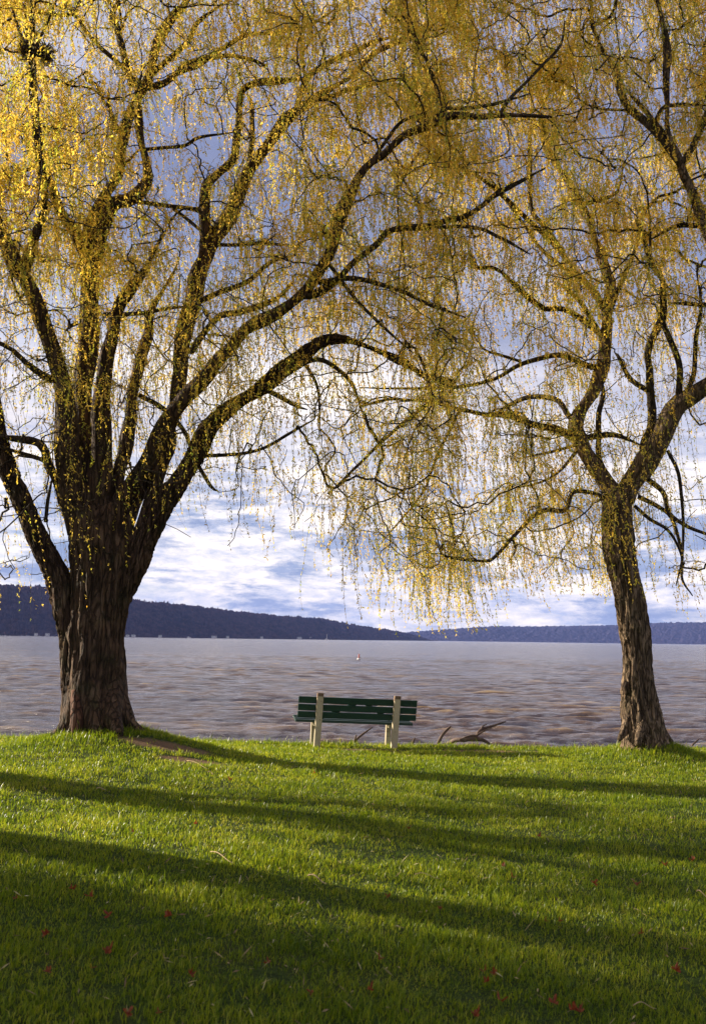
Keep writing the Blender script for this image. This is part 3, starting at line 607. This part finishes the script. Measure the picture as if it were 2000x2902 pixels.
copy_tree(sb, L3(-15.5, 8.9), 1, .95, 'broad leafy tree left of the view, standing farthest from the shore')
copy_tree(sb, L3(-26, 12.9), 2, 1.15, 'broad leafy tree at the far left end of the row')
bare = copy_tree(sa, L3(-13, 13.7), 1.2, .95, 'bare slim tree left of the view, nearest the shore')
for ch in list(bare.children):
    if ch.name.startswith('foliage'): bpy.data.objects.remove(ch)
# ------------------------------------------------------------------ bench
def paint(name, c0, c1, c2, sc, rough=.6, stretch=(1, 1, 1)):
    m, g = mat(name); co = g.n('ShaderNodeTexCoord').outputs['Object']
    a = g.noise(g.mapv(co, stretch), sc, 7, .65, .3); b = g.noise(co, sc*2.7, 5, .7)
    c = g.mix(g.ramp(a, [(.38, 0.0), (.62, 1.0)]), c0, c1); c = g.mix(g.ramp(b, [(.58, 0.0), (.68, .85)]), c, c2)
    bp = g.n('ShaderNodeBump', {'Height': a, 'Strength': .35, 'Distance': .004}).outputs[0]
    p = g.n('ShaderNodeBsdfPrincipled', {'Base Color': c, 'Roughness': rough, 'Normal': bp, 'Specular IOR Level': .4}); out(g, p.outputs[0]); return m
M['post'] = paint('weathered_cream_paint', (.50, .43, .29), (.42, .35, .23), (.20, .15, .10), 9, .8, (1, 1, .4))
M['green'] = paint('dark_green_paint', (.009, .034, .024), (.014, .050, .034), (.05, .055, .04), 6, .42, (.3, 1, 1))
M['cap'] = paint('bare_stained_wood', (.16, .10, .065), (.24, .16, .10), (.07, .05, .035), 14, .9)
bx_, by_ = 0.075, 15.5; bz = .01
bench = tag(empty('park_bench', (bx_, by_, bz)), 'dark green slatted bench on cream posts, seen from behind at the water edge', 'bench')
bench.rotation_euler = (0, R(1.9), R(9))
lean = -.155
def bpost(px_):
    h_ = .80; V, f = box((0, 0, 0), (.094, .085, h_+.22), .006); z = V[:, 2]+h_/2-.11
    V = np.stack([V[:, 0]+px_, V[:, 1]+lean*np.clip(z-.0, 0, 1)/h_*1.0, z], -1)
    # split for a lean that starts at the ground
    o = mesh_np('post', V, f, M['post'], bench, smooth=False)
    V, f = box((0, 0, 0), (.0955, .0865, .085), .004); V = np.stack([V[:, 0]+px_, V[:, 1]+lean*(V[:, 2]+h_-.035)/h_+0, V[:, 2]+h_-.040], -1)
    mesh_np('stain', V, f, M['cap'], o, smooth=False)
for px_ in (-.585, .60):
    bpost(px_)
    V, f = box((px_-.012, .40, .09), (.075, .075, .56), .005); mesh_np('leg', V, f, M['post'], bench, smooth=False)
    V, f = box((px_, .19, .315), (.06, .43, .07), .005); mesh_np('seat_bearer', V, f, M['post'], bench, smooth=False)
def zy(z): return lean*z/.80+.0425+.016
for z0, hh in ((.690, .100), (.578, .096), (.472, .090)):
    rx = Matrix.Rotation(-math.atan2(lean, .8)*-1, 3, 'X')
    V, f = box((.012, zy(z0), z0), (1.83, .028, hh), .004, rot=Matrix.Rotation(math.atan2(-lean, .8), 3, 'X')); mesh_np('back_slat', V, f, M['green'], bench, smooth=False)
for k in range(4):
    V, f = box((-.01, .085+.112*k, .368+.012*k), (1.82, .098, .040), .004); mesh_np('seat_slat', V, f, M['green'], bench, smooth=False)
for s_, xa, xb in ((1, -.53, -.02), (-1, .53, .14)):
    za, zb = .43, .66; L = math.hypot(xb-xa, zb-za); ang = math.atan2(zb-za, xb-xa)
    rt_ = Matrix.Rotation(math.atan2(-lean, .8), 3, 'X') @ Matrix.Rotation(-ang, 3, 'Y')
    V, f = box(((xa+xb)/2, zy((za+zb)/2)+.028, (za+zb)/2), (L, .022, .055), .004, rot=rt_); mesh_np('brace', V, f, M['green'], bench, smooth=False)
# ------------------------------------------------------------------ driftwood
M['drift'] = paint('wet_driftwood', (.06, .035, .028), (.14, .09, .07), (.30, .23, .18), 7, .75, (1, 1, 1))
def wood(name, lab, cat, paths, Yd, group=None):
    parts = []
    for ch in paths:
        q = np.array([(*P(a, b, Yd+dy), r_*Yd/FPX) for a, b, r_, dy in ch]); q = catmull(q, 26); V, f = tubes(q[None, :, :3], q[None, :, 3], 9)
        nz = np.array([mnoise.fractal(Vector(v)*9, 1, 2, 3) for v in V]); V = V+nz[:, None]*.25*np.repeat(q[:, 3], 9)[:, None]; parts.append((V, f))
    V, f = join(parts); o = mesh_np(name, V, f, M['drift']); c = V.mean(0); o.data.transform(Matrix.Translation(-Vector(c))); o.location = c; tag(o, lab, cat, group); return o
wood('driftwood_log', 'dark forked driftwood log at the bank right of the bench', 'driftwood', [[(1268,2106,4,.3),(1290,2098,7,.1),(1320,2096,6,0),(1350,2094,7,0),(1372,2099,5,0),(1388,2108,3,0)],
   [(1345,2092,5,0),(1360,2070,4.5,.1),(1375,2062,4,.2),(1400,2056,3.2,.3),(1432,2044,1.5,.4)], [(1352,2082,3,0),(1374,2070,2.5,.1),(1392,2063,1.5,.2)], [(1362,2072,3,.1),(1366,2060,2.5,.12),(1378,2052,1.5,.2)], [(1300,2097,3,0),(1330,2086,3,0),(1352,2084,3,0)]], 16.3)
wood('driftwood_stick', 'thick slanting stick at the bank just left of the driftwood log', 'stick', [[(1240,2108,5,0),(1252,2085,4.5,.05),(1264,2070,4,.1),(1277,2058,2.5,.1)]], 16.2)
wood('driftwood_stick', 'forked stick behind the bench seen under its seat', 'stick', [[(1003,2104,4,0),(1015,2091,3.5,.1),(1030,2079,3,.2),(1055,2061,1.5,.3)], [(1004,2100,3,0),(1007,2090,2.5,0),(1010,2082,2,0)]], 16.2)
wood('driftwood_stick', 'short pale stick stub just right of the bench post', 'stick', [[(1168,2106,3.5,0),(1172,2098,3,.05),(1175,2092,2.5,.1)]], 16.1)
wood('driftwood_stick', 'thin stick poking up at the bank right of the right willow', 'stick', [[(1960,2112,3,0),(1968,2104,2.5,.05),(1978,2096,2,.1)]], 16.1)
# ------------------------------------------------------------------ buoy, boats and houses across the lake
M['white'] = paint('white_paint', (.75, .73, .70), (.65, .63, .60), (.5, .45, .4), 1.0)
M['red'] = paint('faded_red_paint', (.50, .16, .13), (.45, .14, .12), (.6, .4, .35), 1.0)
M['roof'] = paint('grey_roof', (.10, .09, .09), (.14, .13, .13), (.2, .17, .15), .5)
M['glass'] = paint('dark_window', (.03, .035, .05), (.05, .05, .07), (.02, .02, .03), .5, .2)
c = P(1017, 1858, 130); by = tag(empty('channel_buoy', (c.x, c.y, WZ)), 'small red and white marker buoy out on the lake above the bench', 'buoy')
def lathe(name, pr, m, root, n=20):
    a = np.arange(n)*2*np.pi/n; V = np.array([[r_*np.cos(t_), r_*np.sin(t_), z_] for r_, z_ in pr for t_ in a]); i = np.arange(len(V)).reshape(len(pr), n)
    return mesh_np(name, V, [np.stack([i[:-1], np.roll(i[:-1], -1, 1), np.roll(i[1:], -1, 1), i[1:]], -1).reshape(-1, 4), i[-1:, :]], m, root)
lathe('float', [(.02, -.3), (.24, -.25), (.27, .05), (.22, .16), (.10, .2)], M['white'], by); lathe('marker', [(.10, .2), (.10, .62), (.06, .72), (.01, .74)], M['red'], by)
hr = np.random.default_rng(55)
def box0(c, s): return box(c, s, .02)
HS = [(118,1789,9,'white lake house left of the leaning stem of the big willow'),(150,1787,12,'wide pale house at the shore by the big willow stem'),(372,1797,8,'small house just right of the big willow trunk at the far shore'),(388,1797,10,'second house right of the big willow trunk at the far shore'),
      (462,1800,9,'pale house at the far shore below the highest ridge'),(612,1804,16,'long low white house at the far shore left of the bench'),(650,1805,9,'small white house right of the long low white one'),(745,1807,7,'tiny house at the far shore straight above the left end of the bench'),
      (850,1808,12,'pair sized grey white house at the far shore above the bench'),(880,1809,9,'small pale house at the far shore above the bench middle')]
for px_, py_, wpx, lb in HS:
    Yd = float(np.interp(px_, [0, 400, 800, 1200], [2300, 2700, 3450, 5300])); k = Yd/FPX; c = P(px_, py_, Yd)
    r0 = tag(empty('lakeside_house', (c.x, Yd-40, WZ+3), hr.uniform(-.3, .3)), lb, 'house', 'lake houses along the far shore'); W_ = wpx*k*.9; D_ = 9; H_ = 3.2*k
    V, f = box0((0, 0, H_/2-1), (W_, D_, H_+2)); mesh_np('wall', V, f, M['white'], r0, False)
    V = np.array([(-W_*.54, -D_*.6, H_), (W_*.54, -D_*.6, H_), (W_*.54, D_*.6, H_), (-W_*.54, D_*.6, H_), (-W_*.54, 0, H_+k*2), (W_*.54, 0, H_+k*2)])
    mesh_np('roof', V, [np.array([[0, 1, 5, 4], [2, 3, 4, 5], [3, 2, 1, 0]]), np.array([[1, 2, 5], [3, 0, 4]])], M['roof'], r0, False)
    for q in (-.3, .3): V, f = box0((W_*q, -D_/2-.02, H_*.5), (W_*.15, .3, H_*.35)); mesh_np('window', V, f, M['glass'], r0, False)
for px_, py_, lb in ((926, 1812, 'small sailing boat with bare mast near the far shore'), (536, 1805, 'white motor boat moored under the left hillside')):
    Yd = 2600; c = P(px_, py_, Yd); r0 = tag(empty('moored_boat', (c.x, Yd, WZ)), lb, 'boat')
    V, f = box0((0, 0, .9), (11, 3.4, 2.4)); V[:, 0] *= np.where(V[:, 2] > .9, 1, .75); V[:, 1] *= np.where(V[:, 0] > 3, .3, 1); mesh_np('hull', V, f, M['white'], r0, False)
    V, f = box0((-1, 0, 3), (4, 2.2, 1.8)); mesh_np('cabin', V, f, M['white'], r0, False)
    if px_ > 900: V, f = tubes([[(0, 0, 2), (0, 0, 8), (0, 0, 15)]], [[.35, .3, .2]], 8); mesh_np('mast', V, f, M['white'], r0)
# ------------------------------------------------------------------ nest
c = P(108, 165, 13.9+.5)
def nest(px_, py_, s, lab):
    kk = [o for o in lt.children if o.name.startswith('limb')]
    c = np.array(P(px_, py_, NY)); n = 420; r = np.random.default_rng(int(px_))
    u = r.normal(0, 1, (n, 3)); u /= np.linalg.norm(u, axis=1, keepdims=True); p = u*r.uniform(.5, 1, (n, 1))*s*[1, 1, 1.25]
    tg = np.cross(u, r.normal(0, 1, (n, 3))); tg /= np.linalg.norm(tg, axis=1, keepdims=True); L = r.uniform(.05, .16, (n, 1))
    t = np.linspace(-1, 1, 4)[None, :, None]; C = p[:, None]+tg[:, None]*L[:, None]*t-u[:, None]*(t*t)*.03
    V, f = tubes(C, np.full((n, 4), .0035), 3, False); V2 = []; 
    o = mesh_np('nest', V, f, M['drift']); o.location = c; tag(o, lab, 'nest')
lp = trace(13.9, 0, LT, 4, 3)[14]; NY = float(lp[np.argmin(np.abs(lp[:, 2]-P(92, 150, 13.9).z)), 1])
nest(80, 138, .052, 'dark twiggy bird nest wedged in the top left fork of the big willow'); nest(128, 152, .04, 'smaller ragged nest clump just right of the dark nest at top left')
# ------------------------------------------------------------------ fallen leaves and sticks on the lawn
m, g = mat('dry_red_leaf'); co = g.n('ShaderNodeTexCoord').outputs['Object']
c_ = g.mix(g.ramp(g.noise(co, 30, 4), [(.35, 0.0), (.65, 1.0)]), (.20, .025, .008), (.34, .09, .02))
p = g.n('ShaderNodeBsdfPrincipled', {'Base Color': c_, 'Roughness': .6}); t_ = g.n('ShaderNodeBsdfTranslucent', {'Color': c_}); out(g, g.n('ShaderNodeMixShader', {0: .4, 1: p.outputs[0], 2: t_.outputs[0]}).outputs[0]); M['redleaf'] = m
def ground_at(px_, py_):
    v = CM @ Vector(((px_-1000)/FPX, -(py_-1451)/FPX, -1)); t_ = 1.6/-v.z
    for _ in range(12): x_, y_ = EYE.x+v.x*t_, EYE.y+v.y*t_; t_ = (EYE.z-float(gh(x_, y_)))/-v.z
    return EYE+v*t_
def maple_leaf(seed):
    r = np.random.default_rng(seed); ang = np.linspace(0, 2*np.pi, 41)[:-1]; lob = np.abs(np.cos(2.5*(ang)))**.7
    rr = .016+.036*lob*(1-.25*np.cos(ang)); rr *= r.uniform(.85, 1.1, 40); V = [(0, 0, .006)]
    cu = r.uniform(14, 30); ax = r.uniform(0, 3)
    for a, q in zip(ang, rr): x_, y_ = q*np.cos(a), q*np.sin(a); V.append((x_, y_, cu*(x_*np.cos(ax)+y_*np.sin(ax))**2+r.normal(0, .003)+.006))
    n = 40; F_ = [(0, 1+i, 1+(i+1) % n) for i in range(n)]
    return np.array(V), [np.array(F_)]
protos = []
LP = [(655,2218),(555,2345),(377,2368),(202,2535),(257,2555),(46,2562),(312,2610),(480,2614),(130,2669),(305,2715),(257,2762),(135,2772),(758,2749),(538,2782),(885,2835),(360,2896),(452,2894),(1158,2358),(1425,2467),(1452,2500),(1683,2519),(1799,2520),(1101,2557),(1250,2590),(1545,2626),(1586,2626),(1815,2663),(1882,2465),(1965,2450),(1075,2735),(1372,2772),(1400,2775),(1378,2803),(1910,2768),(1047,2826),(1418,2858),(1568,2864),(1622,2885),(1640,2890),(1348,2897),(890,2200),(1527,2381)]
lr = random.Random(5)
for k, (a, b) in enumerate(LP):
    if k < 5: V, f = maple_leaf(k); o = mesh_np('fallen_leaf', V, f, M['redleaf'], smooth=False); protos.append(o)
    else: o = protos[k % 5].copy(); col.objects.link(o)
    c = ground_at(a, b); o.location = c+Vector((0, 0, .030)); o.rotation_euler = (lr.uniform(-.5, .9), lr.uniform(-.6, .6), lr.uniform(0, 6.28)); s_ = lr.uniform(.26, .52); o.scale = (s_,)*3
    bnd = [2300, 2480, 2600, 2700, 2800, 3000]; bi = next(q for q in range(6) if b < bnd[q])
    row = sorted(x_ for x_, y_ in LP if (bnd[bi-1] if bi else 0) <= y_ < bnd[bi]); k_ = row.index(a)
    wh = ['the far sunlit lawn near the willow shadow', 'the lawn strip between the long tree shadows', 'the middle of the lawn', 'the near lawn just below its middle', 'the shaded near lawn', 'the bottom strip of lawn nearest the camera'][bi]
    od = ['first', 'second', 'third', 'fourth', 'fifth', 'sixth', 'seventh', 'eighth', 'ninth', 'tenth', 'eleventh', 'twelfth', 'thirteenth'][k_]
    tag(o, 'red dead leaf, '+od+' from the left on '+wh, 'leaf', 'red leaves scattered over the lawn')
M['straw'] = paint('dry_tan_twig', (.42, .30, .16), (.55, .40, .22), (.25, .16, .09), 20, .8)
ST = [((595,2432),(662,2456),4,'long pale twig lying on the lawn left of centre'),((872,2500),(924,2515),6.5,'short thick reddish stick on the lawn below the bench'),((1175,2497),(1245,2500),3,'straight dry straw lying right of the thick reddish stick'),
      ((1975,2546),(1999,2552),4,'pale twig end at the right edge of the lawn'),((275,2246),(300,2248),4,'tiny pale twig in the sunlit grass below the big willow'),((530,2165),(590,2186),2.2,'crooked pale root twig beside the bare earth'),((1790,2872),(1860,2880),4,'curved pale stem at the bottom right of the lawn'),((590,2198),(604,2202),3.5,'pale stub of twig just below the crooked root twig')]
for a, b, r_, lb in ST:
    p0, p1 = ground_at(*a), ground_at(*b); d_ = (p0-EYE).length; mid = (p0+p1)/2; t = np.linspace(0, 1, 9)
    C = np.array([np.array(p0-mid)*(1-q)+np.array(p1-mid)*q for q in t]); C[:, 2] += .040+.012*np.sin(t*5); C[:, 1] += .02*np.sin(t*4+d_)
    V, f = tubes(C[None], (r_*.3*d_/FPX*(1.1-.5*t))[None], 7); o = mesh_np('fallen_twig', V, f, M['straw']); o.location = mid; tag(o, lb, 'twig')
# ------------------------------------------------------------------ haze
if True:
    V, f = box((1000, 3900, 255), (26000, 21000, 522), 1.0); V, f = np.array([(x_, y_, z_) for z_ in (-12, 520) for y_ in (-300, 14500) for x_ in (-9500, 9500)], float), [np.array([[0, 2, 3, 1], [4, 5, 7, 6], [0, 1, 5, 4], [2, 6, 7, 3], [0, 4, 6, 2], [1, 3, 7, 5]])]
    m, g = mat('haze'); pv = g.n('ShaderNodeVolumePrincipled', {'Color': (.30, .42, 1.0, 1), 'Density': 3.6e-5, 'Anisotropy': 0.0})
    g.n('ShaderNodeOutputMaterial', {'Volume': pv.outputs[0]}); tag(mesh_np('haze', V, f, m, smooth=False), 'thin blue haze over the lake', None, None, 'stuff')
    scene.cycles.volume_bounces = 0
